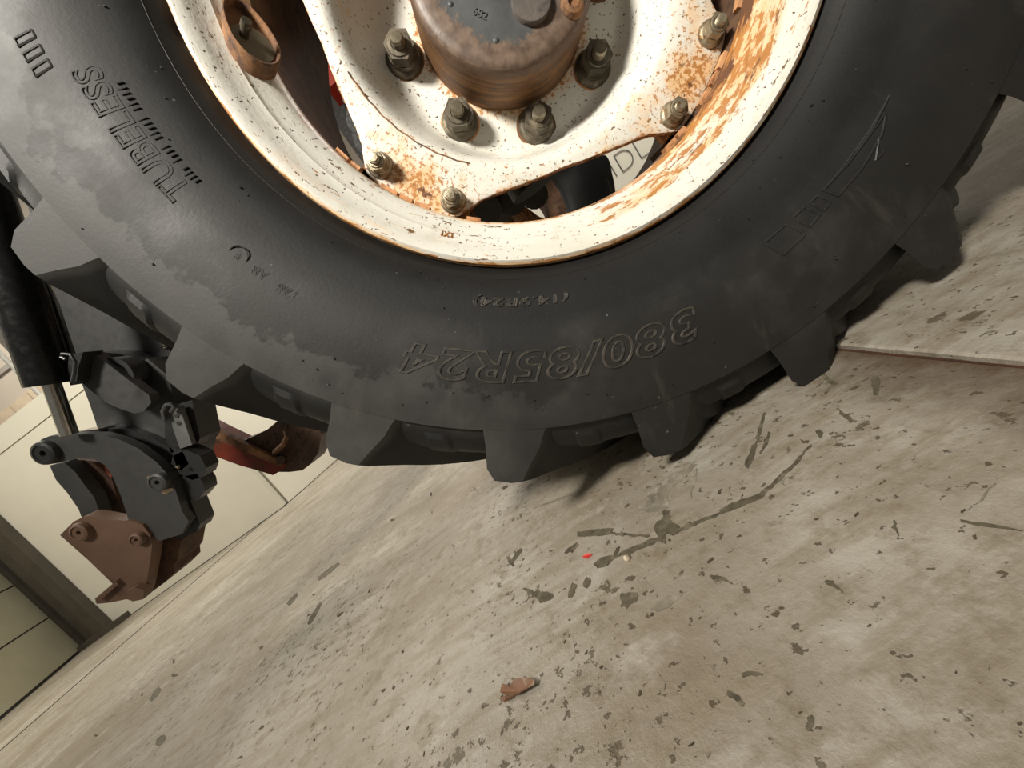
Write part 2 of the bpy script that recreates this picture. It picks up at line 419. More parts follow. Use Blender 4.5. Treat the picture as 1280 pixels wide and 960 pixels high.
chip([(814, 762), (826, 750), (840, 744), (857, 741), (842, 752), (830, 762), (818, 766)], BAREL, seed=20)
streak(718, 730, 713, 746, 3, 3, seed=21); streak(737, 722, 731, 734, 4, 3, seed=22); streak(722, 680, 706, 692, 2.2, 1.4, seed=23)
streak(652, 686, 640, 702, 2.6, 2, seed=24); streak(635, 696, 642, 708, 2, 1.6, seed=25)
streak(1202, 652, 1278, 664, 1.4, 1.0, seed=26); streak(1030, 726, 1052, 740, 2.4, 1.5, seed=27); streak(1012, 896, 1016, 914, 4, 3, seed=28)
streak(928, 842, 954, 844, 2.2, 1.6, seed=29); streak(908, 866, 930, 880, 4, 3, seed=30); streak(886, 720, 916, 730, 2, 1, seed=31)
streak(872, 586, 862, 624, 1.2, 1.0, seed=32, m=BAREL); streak(666, 636, 732, 612, 1.0, .8, seed=33, m=BAREL)
streak(200, 860, 188, 876, 3, 2, seed=34, m=BARE); streak(232, 700, 262, 676, 1.6, 1.2, seed=35); streak(386, 780, 402, 752, 2.4, 1.4, seed=36)
streak(398, 724, 424, 704, 2.6, 1.6, seed=37); streak(360, 756, 372, 742, 2.5, 1.5, seed=38); streak(196, 930, 206, 920, 4, 2.6, seed=39); streak(1116, 652, 1122, 670, 1.6, 1.2, seed=40); streak(1210, 640, 1244, 604, 1, .8, seed=41, m=BAREL)
rs = random.Random(5)
for k in range(90):
    u = rs.uniform(30, 1270); v = rs.uniform(600, 955)
    if v < 975-u*.72 or (u > 1000 and rs.random() < .5): continue
    w_ = rs.uniform(.6, 1.5); a = rad(rs.gauss(-46, 14)) if rs.random() < .75 else rs.uniform(0, 3); L = w_*rs.uniform(2.0, 7)
    streak(u, v, u+L*cos(a), v+L*sin(a), w_, w_*.6, m=BARED if rs.random() < .6 else BAREL, seed=50+k)

# ------------------------------------------------------------------ background walls
def face_panel(name, bm, m, parent=None, **k): return obj(name, bm, m, parent, 0, **k)
# low ivory partition: front face y=2.5, side face x=-2.63
part = empty('display_partition', (-3.6, 2.5, FZ), 'long ivory panelled half-height partition standing behind the black front linkage', 'partition')
bm = bmesh.new(); box(bm, -4.62, -2.635, 2.5, 2.56, FZ+.006, 1.098); bevel(bm, .003, 1); obj('front_panel', bm, PANEL, part, 0)
bm = bmesh.new(); box(bm, -4.62, -2.635, 2.5, 2.56, 1.108, 1.272); bevel(bm, .003, 1); obj('cap_panel', bm, PANEL, part, 0)
bm = bmesh.new(); box(bm, -4.62, -2.64, 2.512, 2.55, 1.09, 1.115); obj('seam_strip', bm, SEAM, part, 0)
bm = bmesh.new(); box(bm, -2.69, -2.63, 2.567, 6.5, FZ+.006, 1.272); bevel(bm, .003, 1); obj('side_panel', bm, PANELB, part, 0)
bm = bmesh.new(); box(bm, -2.632, -2.622, 2.558, 2.566, FZ+.006, 1.272); obj('corner_strip', bm, SEAM, part, 0)
bm = bmesh.new(); box(bm, -4.62, -2.634, 2.503, 2.55, FZ, FZ+.010); box(bm, -2.68, -2.634, 2.55, 6.5, FZ, FZ+.010); obj('base_gap_strip', bm, LINE, part, 0)
# steel column
colu = empty('steel_column', (-4.72, 2.58, FZ), 'dark brown steel column between ivory partition and block wall', 'column')
bm = bmesh.new(); box(bm, -4.64, -4.53, 2.42, 2.49, FZ, 1.72); bevel(bm, .006, 2); obj('flange', bm, COLM, colu)
bm = bmesh.new(); box(bm, -4.80, -4.64, 2.47, 2.52, FZ, 1.72); obj('web', bm, COLM, colu, 0)
bm = bmesh.new(); box(bm, -4.90, -4.80, 2.44, 2.52, FZ, 1.72); bevel(bm, .006, 2); obj('flange', bm, mat_plain('column_edge_paint', (.035, .03, .022), .5, 0, .2, 8, .1), colu)
bm = bmesh.new(); box(bm, -4.93, -4.36, 2.40, 2.60, FZ, FZ+.05); obj('base_plate', bm, COLM, colu, 0)
# block wall on the left, running towards the camera
A = Vector((-4.93, 2.60)); B = Vector((-4.45, 1.64)); dirv = (B-A).normalized(); nrm = Vector((-dirv.y, dirv.x))
if nrm.x < 0: nrm = -nrm
def slabw(s0, s1, z0, z1, d0, d1):
    bm = bmesh.new()
    P = [A+dirv*s0+nrm*d0, A+dirv*s1+nrm*d0, A+dirv*s1+nrm*d1, A+dirv*s0+nrm*d1]
    a = [bm.verts.new((p.x, p.y, z0)) for p in P]; b = [bm.verts.new((p.x, p.y, z1)) for p in P]
    bm.faces.new(a); bm.faces.new(b)
    for i in range(4): bm.faces.new((a[i], a[(i+1) % 4], b[(i+1) % 4], b[i]))
    return bm
wl = obj('wall_left', slabw(0, 3.2, FZ, 1.72, -.12, -.01), LINE, None, 0, kind='structure')
for ci, z0 in enumerate((-.548, -.168, .212, .592, .972, 1.352)):
    off = 0
    s = 0
    while s < 3.15:
        L = min(1.58, 3.15-s)
        bm = slabw(s+.003, s+L-.003, z0+.006, z0+.374, -.02, .0); bevel(bm, .004, 1); obj('block', bm, BLOCK, wl, 0); s += L
# dirt bracket stubs at the column
for z in (-.39, -.17, .21):
    bm = slabw(-.02, .14, z-.03, z+.02, .0, .015); bevel(bm, .012, 2); obj('joint_filler', bm, mat_plain('dark_sealant', (.06, .055, .035), .8), wl, 0)
# far wall
bm = bmesh.new(); box(bm, -13, 9, 6.5, 6.6, FZ, 6.0); wb = obj('wall_back', bm, mat_plain('beige_far_wall', (.50, .44, .36), .7, 0, .06, 2, .03), None, 0, kind='structure')
bm = bmesh.new(); box(bm, -13, -2.7, 6.44, 6.5, 3.92, 4.0); obj('trim_3', bm, GREYW, None, 0, kind='structure')
x_ = -12.6
while x_ < -2.9:
    bm = bmesh.new(); box(bm, x_, x_+.40, 6.45, 6.5, FZ, 3.45); bevel(bm, .012, 1); obj('board', bm, WOOD, wb, 0); x_ += .43
bm = bmesh.new(); cyl(bm, (-4.86, 3.75, FZ), (-4.86, 3.75, 4.2), .022); cp = obj('white_pole', bm, mat_plain('white_pole_paint', (.8, .78, .7), .4), None)
cp['label'] = 'thin white upright pole behind the partition beside the black cylinder'; cp['category'] = 'pole'
bm = bmesh.new(); box(bm, -4.83, -4.3, 3.8, 3.86, FZ, 4.2); bevel(bm, .01, 1); gb = obj('grey_board', bm, GREYW, None, 0)
gb['label'] = 'grey upright board just right of the thin white pole'; gb['category'] = 'board'
# white sign board seen through the wheel
sign = empty('sign_board', (1.9, 4.0, FZ), 'white sign board with thin grey letters, seen through the gap beside the wheel disc', 'sign')
bm = bmesh.new(); box(bm, .3, 3.4, 4.0, 4.04, FZ, 2.2); bevel(bm, .004, 1); obj('board_panel', bm, PANELB, sign, 0)
bm = text_mesh('IDL', .33, .0, -.012, 0, .004, 'BOTH', 1.0)
bm.transform(Matrix.Translation((1.97, 3.992, .17)) @ Matrix.Rotation(pi/2, 4, 'X')); obj('printed_letters', bm, INK, sign, 0)

# ------------------------------------------------------------------ the wheel
T0 = rad(-159.17); STEP = rad(18)
SIDE = [(.318, -.148), (.334, -.158), (.344, -.172), (.362, -.188), (.39, -.2), (.42, -.2085), (.45, -.212), (.485, -.2120), (.507, -.2102)]
SHOULD = [(.5076, -.2094), (.5092, -.2045), (.520, -.2010), (.533, -.1935), (.5425, -.181), (.549, -.158), (.552, -.12), (.553, -.06), (.5535, 0)]
def ysurf(r): return lerp_prof(SIDE+SHOULD[:2], r)
def r_top(y):
    return lerp_prof([(-.21, .568), (-.18, .5695), (-.15, .5755), (-.1, .5830), (0, .588), (.3, .588)], y)
def r_floor(y):
    return lerp_prof([(b, a) for a, b in SHOULD]+[(.3, .5535)], y)
def zclamp(v):
    lo = FZ if v.x < SLABX else FZ+SLABH
    if v.z < lo+.0005: v.z = lo+.0005

def build_tyre_mesh():
    prof = sample_closed(SIDE, 3)+[SHOULD[0]]+sample_closed(SHOULD[1:], 3)
    prof = prof+[(r, -y) for r, y in reversed(prof[:-1])]
    bm = bmesh.new(); lathe(bm, prof, 240); return bm
def lug_mesh(k, side=-1, clamp=False, seg=14):
    """one diagonal tread bar. side -1: near half. angles relative to tip angle th"""
    th = T0+STEP*k
    if side > 0: th += STEP/2
    bm = bmesh.new(); rings = []
    y0, y1 = -.2100, .022
    for i in range(seg+1):
        t = i/seg
        y = y0+(y1-y0)*t**1.25
        sh = rad(118)*(y-y0)
        sh -= rad(0)
        rt = r_top(y); rb = r_floor(y)-.006 if i else .5065
        wl_, wr = rad(-4.1), rad(2.7)
        tl, tr = rad(-3.0), rad(.1)
        k2 = min(1, (y-y0)/.06)
        tr2 = tr+rad(.7)*k2; tl2 = tl+rad(.1)*k2
        chl = (.010*(1-k2)+.003)
        sec = [(rb-.003, wl_-rad(.4)), (rt-.045, wl_), (rt-chl-.004, wl_+rad(.25)), (rt-.003, tl2), (rt, (tl2*.4+tr2*.6)), (rt-.001, tr2), (rt-.02, tr2+rad(.95)), (rb+.022, wr-rad(.45)), (rb+.006, wr+rad(.15)), (rb-.003, wr+rad(.6))]
        ring = []
        for r, a in sec:
            yy = y
            if i == 0:
                yy = -.2096 if r < .507 else -.2100+(r-.507)*.04
            ring.append(bm.verts.new(polar(r, th+sh+a, yy)))
        rings.append(ring)
    n = len(rings[0])
    for A_, B_ in zip(rings, rings[1:]):
        for j in range(n): bm.faces.new((A_[j], A_[(j+1) % n], B_[(j+1) % n], B_[j]))
    # shoulder face, and a foot that blends with the sidewall
    bm.faces.new(rings[0])
    bm.faces.new(rings[-1][::-1])
    bevel(bm, .0022, 2, 28)
    if side > 0:
        for v in bm.verts: v.co.y = -v.co.y
        bm.normal_update()
    if clamp:
        for v in bm.verts: zclamp(v.co)
    return bm

RIM = [(.3335, -.152), (.3345, -.160), (.3325, -.1665), (.328, -.1690), (.322, -.1665), (.316, -.160), (.3095, -.153), (.3035, -.1482), (.3015, -.1470), (.3005, -.1450), (.297, -.1415), (.290, -.136), (.2835, -.130), (.2790, -.1235), (.2765, -.112), (.2755, -.09), (.275, 0), (.276, .08), (.282, .12), (.300, .143), (.3335, .155)]
RIMO = [(.3355, .158), (.325, .152), (.309, .135), (.300, .115), (.283, .09), (.281, 0), (.281, -.09), (.2835, -.115), (.300, -.13), (.309, -.142), (.325, -.150)]

def build_wheel(root, full=True):
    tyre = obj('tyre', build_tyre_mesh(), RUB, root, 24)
    W = world_of(tyre)
    for k in range(20):
        for side in (-1, 1):
            a = (T0+STEP*(k+(.5 if side > 0 else 0))) % (2*pi)
            d = abs((a-rad(270)+pi) % (2*pi)-pi)
            d2 = abs((a+rad(14)-rad(270)+pi) % (2*pi)-pi)
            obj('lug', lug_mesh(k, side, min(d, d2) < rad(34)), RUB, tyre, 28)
    # rim
    bm = bmesh.new(); rl = bm.verts.layers.float.new('rust')
    rows = lathe(bm, RIM+RIMO, 200, close=True, mi=[0]*14+[1]*(len(RIM)+len(RIMO)-14))
    for row in rows:
        for (r, y), v in zip(RIM+RIMO, row):
            a = math.degrees(atan2(v.co.z, v.co.x)) % 360
            # rust grows on the trailing right-hand arc and along the crease
            arc = max(0, 1-abs(a-300)/48.)*.55+max(0, 1-abs(a-262)/30.)*.25
            band = 1 if .276 < r < .304 and y < 0 else (.12 if r < .325 else .3)
            v[rl] = .12+arc*band*(1.0 if r < .30 else 1.0)+(.10 if .298 < r < .305 and y < 0 else 0)+(.45 if r < .2795 and y < 0 else 0)
            if r > .331: v[rl] = .72
    rim = obj('rim', bm, [RIMPAINT, WELLRUST], root, 26)
    return tyre, rim

root = empty('tractor', (0, .7, FZ), 'tractor whose big black front tyre on a rusty cream rim fills the picture', 'tractor')
tyre, rim = build_wheel(root)

# raised shoulder tabs in the gaps between tread bars
for k in range(-2, 18):
    th = T0+STEP*k
    bm = bmesh.new(); G = []
    for i, (r, y) in enumerate([(.517, -.2020), (.5215, -.2000), (.532, -.1942), (.540, -.184), (.5425, -.181)]):
        wdt = rad(1.55) if i < 4 else rad(1.3)
        wdt += rad(.35)*(i/4)
        h = .0 if i in (0, 4) else .003
        row = []
        for j in range(7):
            s = j/6*2-1; hh = h*(0 if abs(s) > .99 else 1)
            row.append(bm.verts.new(polar(r+hh-.0004, th+rad(7.9)+s*wdt+rad(1.2)*i/4, y-hh*.8)))
        G.append(row)
    for a, b in zip(G, G[1:]):
        for j in range(6): bm.faces.new((a[j], a[j+1], b[j+1], b[j]))
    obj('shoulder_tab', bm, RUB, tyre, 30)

# mould vent nubs on the sidewall
bm = bmesh.new(); rv = random.Random(3)
for k in range(260):
    a = rv.uniform(0, 2*pi); r = rv.choice([rv.gauss(.355, .004), rv.gauss(.375, .01), rv.gauss(.465, .008), rv.gauss(.495, .004), rv.uniform(.35, .5)])
    if .41 < r < .46: continue
    p = polar(r, a, ysurf(r)); s = rv.uniform(.0007, .0015)
    cyl(bm, p+Vector((0, .001, 0)), p+Vector((rv.uniform(-.001, .001), -s*1.3, rv.uniform(-.001, .001))), s, s*.6, 6)
obj('vent_nub', bm, RUB, tyre, 30, kind='stuff')
# fine moulding ring beside the rim
bm = bmesh.new(); lathe(bm, [(.3475, ysurf(.3475)+.001), (.349, ysurf(.349)-.0012), (.351, ysurf(.351)+.001)], 200); obj('rim_line', bm, RUB, tyre, 40)

def wrap_text(s, th_mid, r_base, height, arc=None, tilt_in=False, tube_r=.0009, shear=0., offset=0., name='sidewall_lettering', fill='NONE', extrude=0., yoff=.0, m=RUB, parent=None, ys=ysurf, space=1.):
    bm = text_mesh(s, 1., shear, offset, tube_r/height*.72, extrude/height*.72, fill, space)
    xs = [v.co.x for v in bm.verts]; ysv = [v.co.y for v in bm.verts]
    x0, x1 = min(xs), max(xs); y0, y1 = min(ysv), max(ysv); sy = height/(y1-y0)
    L = arc*(r_base+height/2) if arc else (x1-x0)*sy
    sx = L/(x1-x0)
    for v in bm.verts:
        r = r_base+(v.co.y-y0)*sy
        a = th_mid-((v.co.x-(x0+x1)/2)*sx)/(r_base+height/2)
        v.co = polar(r, a, ys(r)-v.co.z*sy-yoff)
    return obj(name, bm, m, parent or tyre, 40)
wrap_text('380/85R24', rad(-118.2), .4225, .0345, rad(41.0), shear=.20, offset=.028, tube_r=.0015, space=1.14, m=RUBL)
wrap_text('(14.9R24)', rad(-122.2), .366, .0125, rad(15.5), shear=.12, offset=.0, tube_r=.0008, space=1.1, m=RUBL, yoff=.0012)
wrap_text('TUBELESS', rad(178.5), .397, .0235, rad(18.0), offset=.006, tube_r=.0011, space=1.05)
bm = bmesh.new()      # worn, unreadable row of small raised dashes beside the word
for k in range(22):
    if k in (4, 9, 15): continue
    p = polar(.3875, rad(187.0-k*.70)); q = polar(.3925+.0015*(k % 3), rad(187.0-k*.70))
    tube(bm, [Vector((p.x, ysurf(.3875)-.0009, p.z)), Vector((q.x, ysurf(.3925)-.0009, q.z))], .0007, 6)
obj('worn_dashes', bm, RUB, tyre)
wrap_text('A8', rad(-159.3), .414, .0105, offset=.01, tube_r=.0006)
wrap_text('128', rad(-155.4), .417, .0115, offset=.01, tube_r=.0006)
# circled mark
bm = bmesh.new()
c0 = polar(.417, rad(-162.8))
tube(bm, [Vector((c0.x+.0088*cos(t*pi/16), ysurf(.417)-.0002, c0.z+.0088*sin(t*pi/16))) for t in range(33)], .0006, 6)
obj('circled_mark', bm, RUB, tyre)
wrap_text('E', rad(-162.8), .4125, .009, tube_r=.0005, name='circled_mark')
# striped emblem of outlined bars
def outline_bar(pts, name='emblem_bar'):
    bm = bmesh.new(); P = []
    n = len(pts)
    for i in range(n+1):
        r0, a0 = pts[i % n]; r1, a1 = pts[(i+1) % n]
        if i == n: P.append(polar(r0, rad(a0), ysurf(r0)-.0002)); break
        for j in range(6):
            t = j/6; r = r0+(r1-r0)*t; P.append(polar(r, rad(a0+(a1-a0)*t), ysurf(r)-.0002))
    tube(bm, P, .0012, 6); obj(name, bm, RUB, tyre)
outline_bar([(.411, -85.2), (.432, -84.4), (.431, -80.6), (.411, -81.4)])
outline_bar([(.411, -80.3), (.429, -79.6), (.427, -77.6), (.4115, -78.2)])
outline_bar([(.4125, -77.3), (.4275, -77.0), (.4265, -75.6), (.413, -75.9)])
outline_bar([(.4135, -75.0), (.428, -74.5), (.4285, -70), (.425, -65.5), (.417, -63)])
outline_bar([(.4135, -75.0), (.4135, -70), (.4135, -66), (.412, -61), (.4145, -65), (.4155, -70)])
outline_bar([(.425, -66.2), (.436, -67.2), (.4345, -68.4)])
# bars of a part-seen mark near the picture's top left corner
for a in (164.6, 166.2, 167.8):
    outline_bar([(.430, a), (.446, a+.4), (.446, a+1.2), (.430, a+.8)])
outline_bar([(.43, -47), (.455, -45), (.452, -40), (.428, -42)])

# rim details: edge weld beads + stencilled code
def arc_bar(name, a0, a1, r, y, th, wd, m, parent):
    bm = bmesh.new(); rows = []
    n = max(3, int(abs(a1-a0)/1.2))
    for i in range(n+1):
        a = rad(a0+(a1-a0)*i/n)
        rows.append([bm.verts.new(polar(rr, a, yy)) for rr, yy in ((r, y), (r, y+wd), (r-th, y+wd), (r-th, y))])
    for A_, B_ in zip(rows, rows[1:]):
        for j in range(4): bm.faces.new((A_[j], A_[(j+1) % 4], B_[(j+1) % 4], B_[j]))
    bm.faces.new(rows[0]); bm.faces.new(rows[-1]); bevel(bm, .0012, 1, 40)
    return obj(name, bm, m, parent)
for c in (-149.5, -59.5, 30.5, 120.5):
    for a0, a1 in ((c-20, c-16.4), (c-15.6, c-13), (c-7, c-2.6), (c-1.8, c+1.4), (c+2.2, c+6), (c+15.5, c+19)):
        arc_bar('weld_tab', a0, a1, .2772, -.110, .0052, .010, ORANGE, rim)
    for s in (-10.81, 10.81):
        # bent bracket lugs welded into the rim behind the disc
        arc_bar('rim_bracket', c+s-4.6, c+s+4.6, .2755, -.0810, .036, .009, ORANGE, rim)
        arc_bar('rim_bracket', c+s-4.6, c+s+4.6, .2750, -.0810, .006, .05, WELLRUST, rim)
wrap_text('LX1', rad(-136.8), .3005, .0068, tube_r=.0006, name='stamped_code', m=STEN, parent=rim, yoff=.0012, ys=lambda r: lerp_prof([(.290, -.136), (.2970, -.1415), (.3095, -.153), (.316, -.160)], r), fill='NONE')

# valve pocket: a short cut tube welded into the rim well, its mouth open to the front
inw = -polar(1, rad(164)); tan = Vector((-sin(rad(164)), 0, cos(rad(164))))
mouth = aty(318, 46, -.146)
pax = (Vector((0, -1, 0))*.62+inw*.62-tan*.10).normalized()
pu = (tan-pax*tan.dot(pax)).normalized(); pv = pax.cross(pu)
bm = bmesh.new(); rings = []
for d, ro in ((-.050, .0250), (-.006, .0262), (.0, .0262), (.0008, .0250), (.0, .0232), (-.008, .0225), (-.009, 0.0)):
    ring = []
    for i in range(40):
        a = 2*pi*i/40
        lip = .016*max(0, -cos(a))**1.5 if d > -.01 else 0      # the lower side reaches further forward
        ring.append(bm.verts.new(mouth+pax*(d-lip*.2)+pu*(cos(a)*ro*1.15-lip)+pv*sin(a)*ro*.86))
    rings.append(ring)
for a, b in zip(rings, rings[1:]):
    for i in range(40): bm.faces.new((a[i], a[(i+1) % 40], b[(i+1) % 40], b[i]))
obj('valve_pocket', bm, RUST, rim, 50)
bm = bmesh.new(); cyl(bm, mouth-pax*.0085, mouth-pax*.0075, .0195, .0195, 28); obj('pocket_floor', bm, mat_plain('dull_pocket_paint', (.20, .17, .11), .6), rim)
bm = bmesh.new(); s0 = mouth-pax*.009-pv*.006-pu*.006; cyl(bm, s0, s0+pax*.013, .0042, .0042, 14); cyl(bm, s0+pax*.012, s0+pax*.019, .0052, .0046, 14)
obj('valve_stem', bm, NUTM, rim)

# ---- wheel disc
def disc_r(a):
    best = 999
    for c in (-149.5, -59.5, 30.5, 120.5):
        d = abs((math.degrees(a)-c+180) % 360-180); best = min(best, d)
    return lerp_prof([(0, .2735), (10, .2745), (13, .271), (15, .262), (18, .249), (22, .240), (28, .2315), (35, .2255), (42, .2215), (45, .2208)], best)
bm = bmesh.new(); NA = 288
prof = [(.1085, -.004), (.1085, -.0168), (.128, -.0170), (.150, -.0172), (.158, -.0185), (.165, -.0235), (.172, -.034), (.179, -.049), (.186, -.065), (.193, -.0785), (.1985, -.0865), (.204, -.0912), (.2095, -.0936)]
rl = None; rows = []
rl = bm.verts.layers.float.new('rust')
for i in range(NA):
    a = 2*pi*i/NA; R = disc_r(a); row = []
    ps = list(prof)+[(.2095+(R-.2095)*t, -.0940-.0000) for t in (.35, .7, .93)]+[(R-.0008, -.0935), (R, -.0925), (R, -.0845), (R-.0010, -.083), (.20, -.0815), (.17, -.02), (.15, -.008)]
    deg = math.degrees(a)
    cd_ = min(abs((deg-c+180) % 360-180) for c in (-149.5, -59.5, 30.5, 120.5))
    corner = max(0, 1-cd_/19.)
    for j, (r, y) in enumerate(ps):
        v = bm.verts.new(polar(r, a, y)); row.append(v)
        e = .16
        if r > .2095: e = .30+.50*corner*min(1, (r-.2095)/.035)
        if .2035 < r < .21 and y < -.08: e = .26
        if j == 0 or j == 1: e = .6
        if j >= len(prof)+2: e = .50
        if j >= len(prof)+4: e = .80
        v[rl] = e
    rows.append(row)
for i in range(NA):
    A_ = rows[i]; B_ = rows[(i+1) % NA]
    for j in range(len(A_)):
        k = (j+1) % len(A_)
        bm.faces.new((A_[j], B_[j], B_[k], A_[k]))
disc = obj('wheel_disc', bm, PAINT, root, 40)
# narrow raised crease line on the left half
bm = bmesh.new()
tube(bm, [polar(.2078+.0006*sin(t*.9), rad(-184+t), -.0934) for t in range(0, 50, 2)], .0009, 6)
obj('crease_line', bm, RUST, disc)

def nut_set(kind, pos, rot, yb, parent):
    """flange nut, washer collar and stud end; faces -Y"""
    x, z = pos
    def ringed(prof, n=32, hexr=None, ph=0):
        bm = bmesh.new(); lathe(bm, prof, n, center=(x, 0, z)); return bm
    if kind == 'hub':
        R, H = .0245, .0185; sr, sh = .0087, .0125
    else:
        R, H = .0152, .011; sr, sh = .0060, .0075
    s = R/.0245
    bm = ringed([(0, yb+.001), (R, yb+.001), (R, yb-.004*s), (R*.93, yb-.0065*s), (R*.80, yb-.0085*s), (R*.74, yb-.0140*s), (0, yb-.0140*s)])
    col_ = obj('nut_collar', bm, NUTM if kind == 'hub' else ZINC, parent, 40)
    bm = bmesh.new(); rr = R*.80; n = 6; y1 = yb-.012*s; y2 = y1-H
    A_ = [bm.verts.new((x+rr*cos(rot+i*pi/3), y1, z+rr*sin(rot+i*pi/3))) for i in range(6)]
    B_ = [bm.verts.new((x+rr*cos(rot+i*pi/3), y2, z+rr*sin(rot+i*pi/3))) for i in range(6)]
    for i in range(6): bm.faces.new((A_[i], A_[(i+1) % 6], B_[(i+1) % 6], B_[i]))
    bm.faces.new(A_); bm.faces.new(B_); bevel(bm, .0017*s+.0004, 2, 40)
    lathe(bm, [(rr*.80, y2+.0005), (rr*.74, y2-.0016), (sr*1.15, y2-.0018), (sr*1.1, y2+.001)], 24, center=(x, 0, z))
    obj('hex_nut', bm, NUTM if kind == 'hub' else ZINC, parent, 30)
    bm = bmesh.new(); pr = [(sr, y2+.004)]
    yy = y2
    while yy > y2-sh*.72:
        pr += [(sr, yy), (sr*.90, yy-.0007), (sr, yy-.0014)]; yy -= .0016
    pr += [(sr*.86, y2-sh*.85), (sr*.78, y2-sh), (0, y2-sh*1.03)]
    lathe(bm, pr, 24, center=(x, 0, z)); obj('stud_end', bm, STUD if kind == 'hub' else ZINC, parent, 40)
    return col_
rn = random.Random(11)
for k in range(8):
    p = polar(.1375, rad(-193.98+45*k)); nut_set('hub', (p.x, p.z), rn.uniform(0, 1), -.0172, disc)
for c in (-149.55, -59.55, 30.45, 120.45):
    for s in (-10.81, 10.81):
        p = polar(.2548, rad(c+s)); nut_set('rim', (p.x, p.z), rn.uniform(0, 1), -.0940, disc)
# rusty rings bleeding round the hub nuts
for k in range(8):
    p = polar(.1375, rad(-193.98+45*k)); bm = bmesh.new()
    lathe(bm, [(.0243, -.0180), (.0262+.0006*(k % 3), -.0176), (.0266+.0006*(k % 3), -.0168)], 40, center=(p.x, 0, p.z)); obj('rust_ring', bm, ORANGE if k % 2 else RUST, disc)

# ---- hub
bm = bmesh.new(); rl = bm.verts.layers.float.new('rust')
HP = [(.1088, .03), (.1088, -.02), (.1086, -.05), (.1082, -.082), (.1078, -.092), (.1055, -.0985), (.101, -.1018), (.094, -.1030), (.086, -.1036), (.06, -.1038), (.03, -.1038), (.0, -.1038)]
rows = lathe(bm, HP, 160, mi=[1]*5+[0]*6)
for row in rows:
    for (r, y), v in zip(HP, row):
        a = math.degrees(atan2(v.co.z, v.co.x)) % 360
        v[rl] = max(0, min(1, (r-.072)/.024))+(.18*max(0, 1-abs(a-300)/60) if r > .05 else 0)
hub = obj('hub', bm, [HFACE, HSIDE], root, 35)
bm = bmesh.new(); pc = aty(664, 2, -.107)
lathe(bm, [(.0225, -.100), (.0225, -.1085), (.0212, -.1105), (.012, -.1110), (0, -.1110)], 40, center=(pc.x, 0, pc.z)); 
pl = obj('plug', bm, mat_rust('worn_plug', (.075, .07, .065), (.15, .12, .10), (.05, .048, .045), .5), hub, 40)
for (u_, v__) in ((716, 4), (520, -34), (640, -120)):
    pc = aty(u_, v__, -.107); bm = bmesh.new()
    lathe(bm, [(.0135, -.098), (.0135, -.1035), (.0125, -.1055), (.0118, -.1060), (.0108, -.1095), (.0060, -.1110), (.0052, -.1075), (0, -.1075)], 28, center=(pc.x, 0, pc.z)); obj('cap_bolt', bm, RUST, hub, 40)
bm = text_mesh('682', 1., .0, .01, .0, .06, 'BOTH')
c = aty(600, 17, -.1038); ex_ = (aty(612, 22, -.1038)-aty(590, 12, -.1038)).normalized(); ez_ = Vector((-ex_.z, 0, ex_.x)); sc_ = .0115
cx_ = [v.co.y for v in bm.verts]; my = (min(cx_)+max(cx_))/2
for v in bm.verts:
    v.co = c+ex_*v.co.x*sc_+ez_*(v.co.y-my)*sc_-Vector((0, 1, 0))*(v.co.z*sc_+.0003)
obj('cast_number', bm, HFACE, hub, 30)
for (u_, v__, rr) in ((563, 5, .0035), (620, 50, .004)):
    pc = aty(u_, v__, -.1038); bm = bmesh.new(); lathe(bm, [(rr, -.1030), (rr*.8, -.1044), (rr*.4, -.1050), (0, -.1052)], 16, center=(pc.x, 0, pc.z)); obj('cast_pimple', bm, HFACE, hub, 60)

# ------------------------------------------------------------------ axle and the opposite wheel
ax = root
bm = bmesh.new(); cyl(bm, (0, .02, 0), (0, .16, 0), .13, .15, 40); obj('drive_housing', bm, CAST, ax)
bm = bmesh.new(); cyl(bm, (0, .16, 0), (0, .30, 0), .15, .09, 40); cyl(bm, (0, .30, 0), (0, 1.12, .03), .07, .07, 24); obj('axle_beam', bm, CAST, ax)
bm = bmesh.new(); cyl(bm, (-.02, .22, -.15), (-.02, .22, .17), .05, .045, 20); obj('kingpin_housing', bm, CAST, ax)
bm = bmesh.new(); cyl(bm, (-.16, .24, -.02), (-.14, 1.0, -.02), .022, .022, 16); cyl(bm, (-.16, .20, -.02), (-.16, .27, -.02), .034, .034, 16); obj('track_rod', bm, CAST, ax)
for (u_, v__, yy, rr) in ((440, 150, .30, .022), (432, 120, .30, .016), (450, 172, .32, .028), (425, 108, .34, .012)):
    p = aty(u_, v__, yy); bm = bmesh.new(); cyl(bm, p, p+Vector((.06, .06, -.01)), rr, rr*.8, 12); bevel(bm, .003, 2); obj('hose_fitting', bm, mat_plain('worn_fitting', (.022, .020, .019), .6, 0), ax)
for k, (u_, v__) in enumerate(((610, 262), (640, 252), (668, 244))):
    p = aty(u_, v__, .42); bm = bmesh.new(); cyl(bm, p, p+Vector((.05, .12, .06)), .035, .03, 16); bevel(bm, .005, 2); obj('knuckle_boss', bm, mat_plain('dusty_casting', (.05, .045, .04), .6), ax)
chs = root
p = aty(410, 78, .75); bm = bmesh.new(); box(bm, p.x-.05, p.x+.35, .75, .85, p.z-.055, p.z+.22); bevel(bm, .006, 2); obj('frame_rail', bm, RED2, chs)['label'] = 'bright red frame rail left of the wheel disc'
bm = bmesh.new(); box(bm, p.x-.10, p.x+.6, .9, .96, p.z-.42, p.z+.5); bevel(bm, .01, 2); obj('engine_side', bm, CAST, chs)

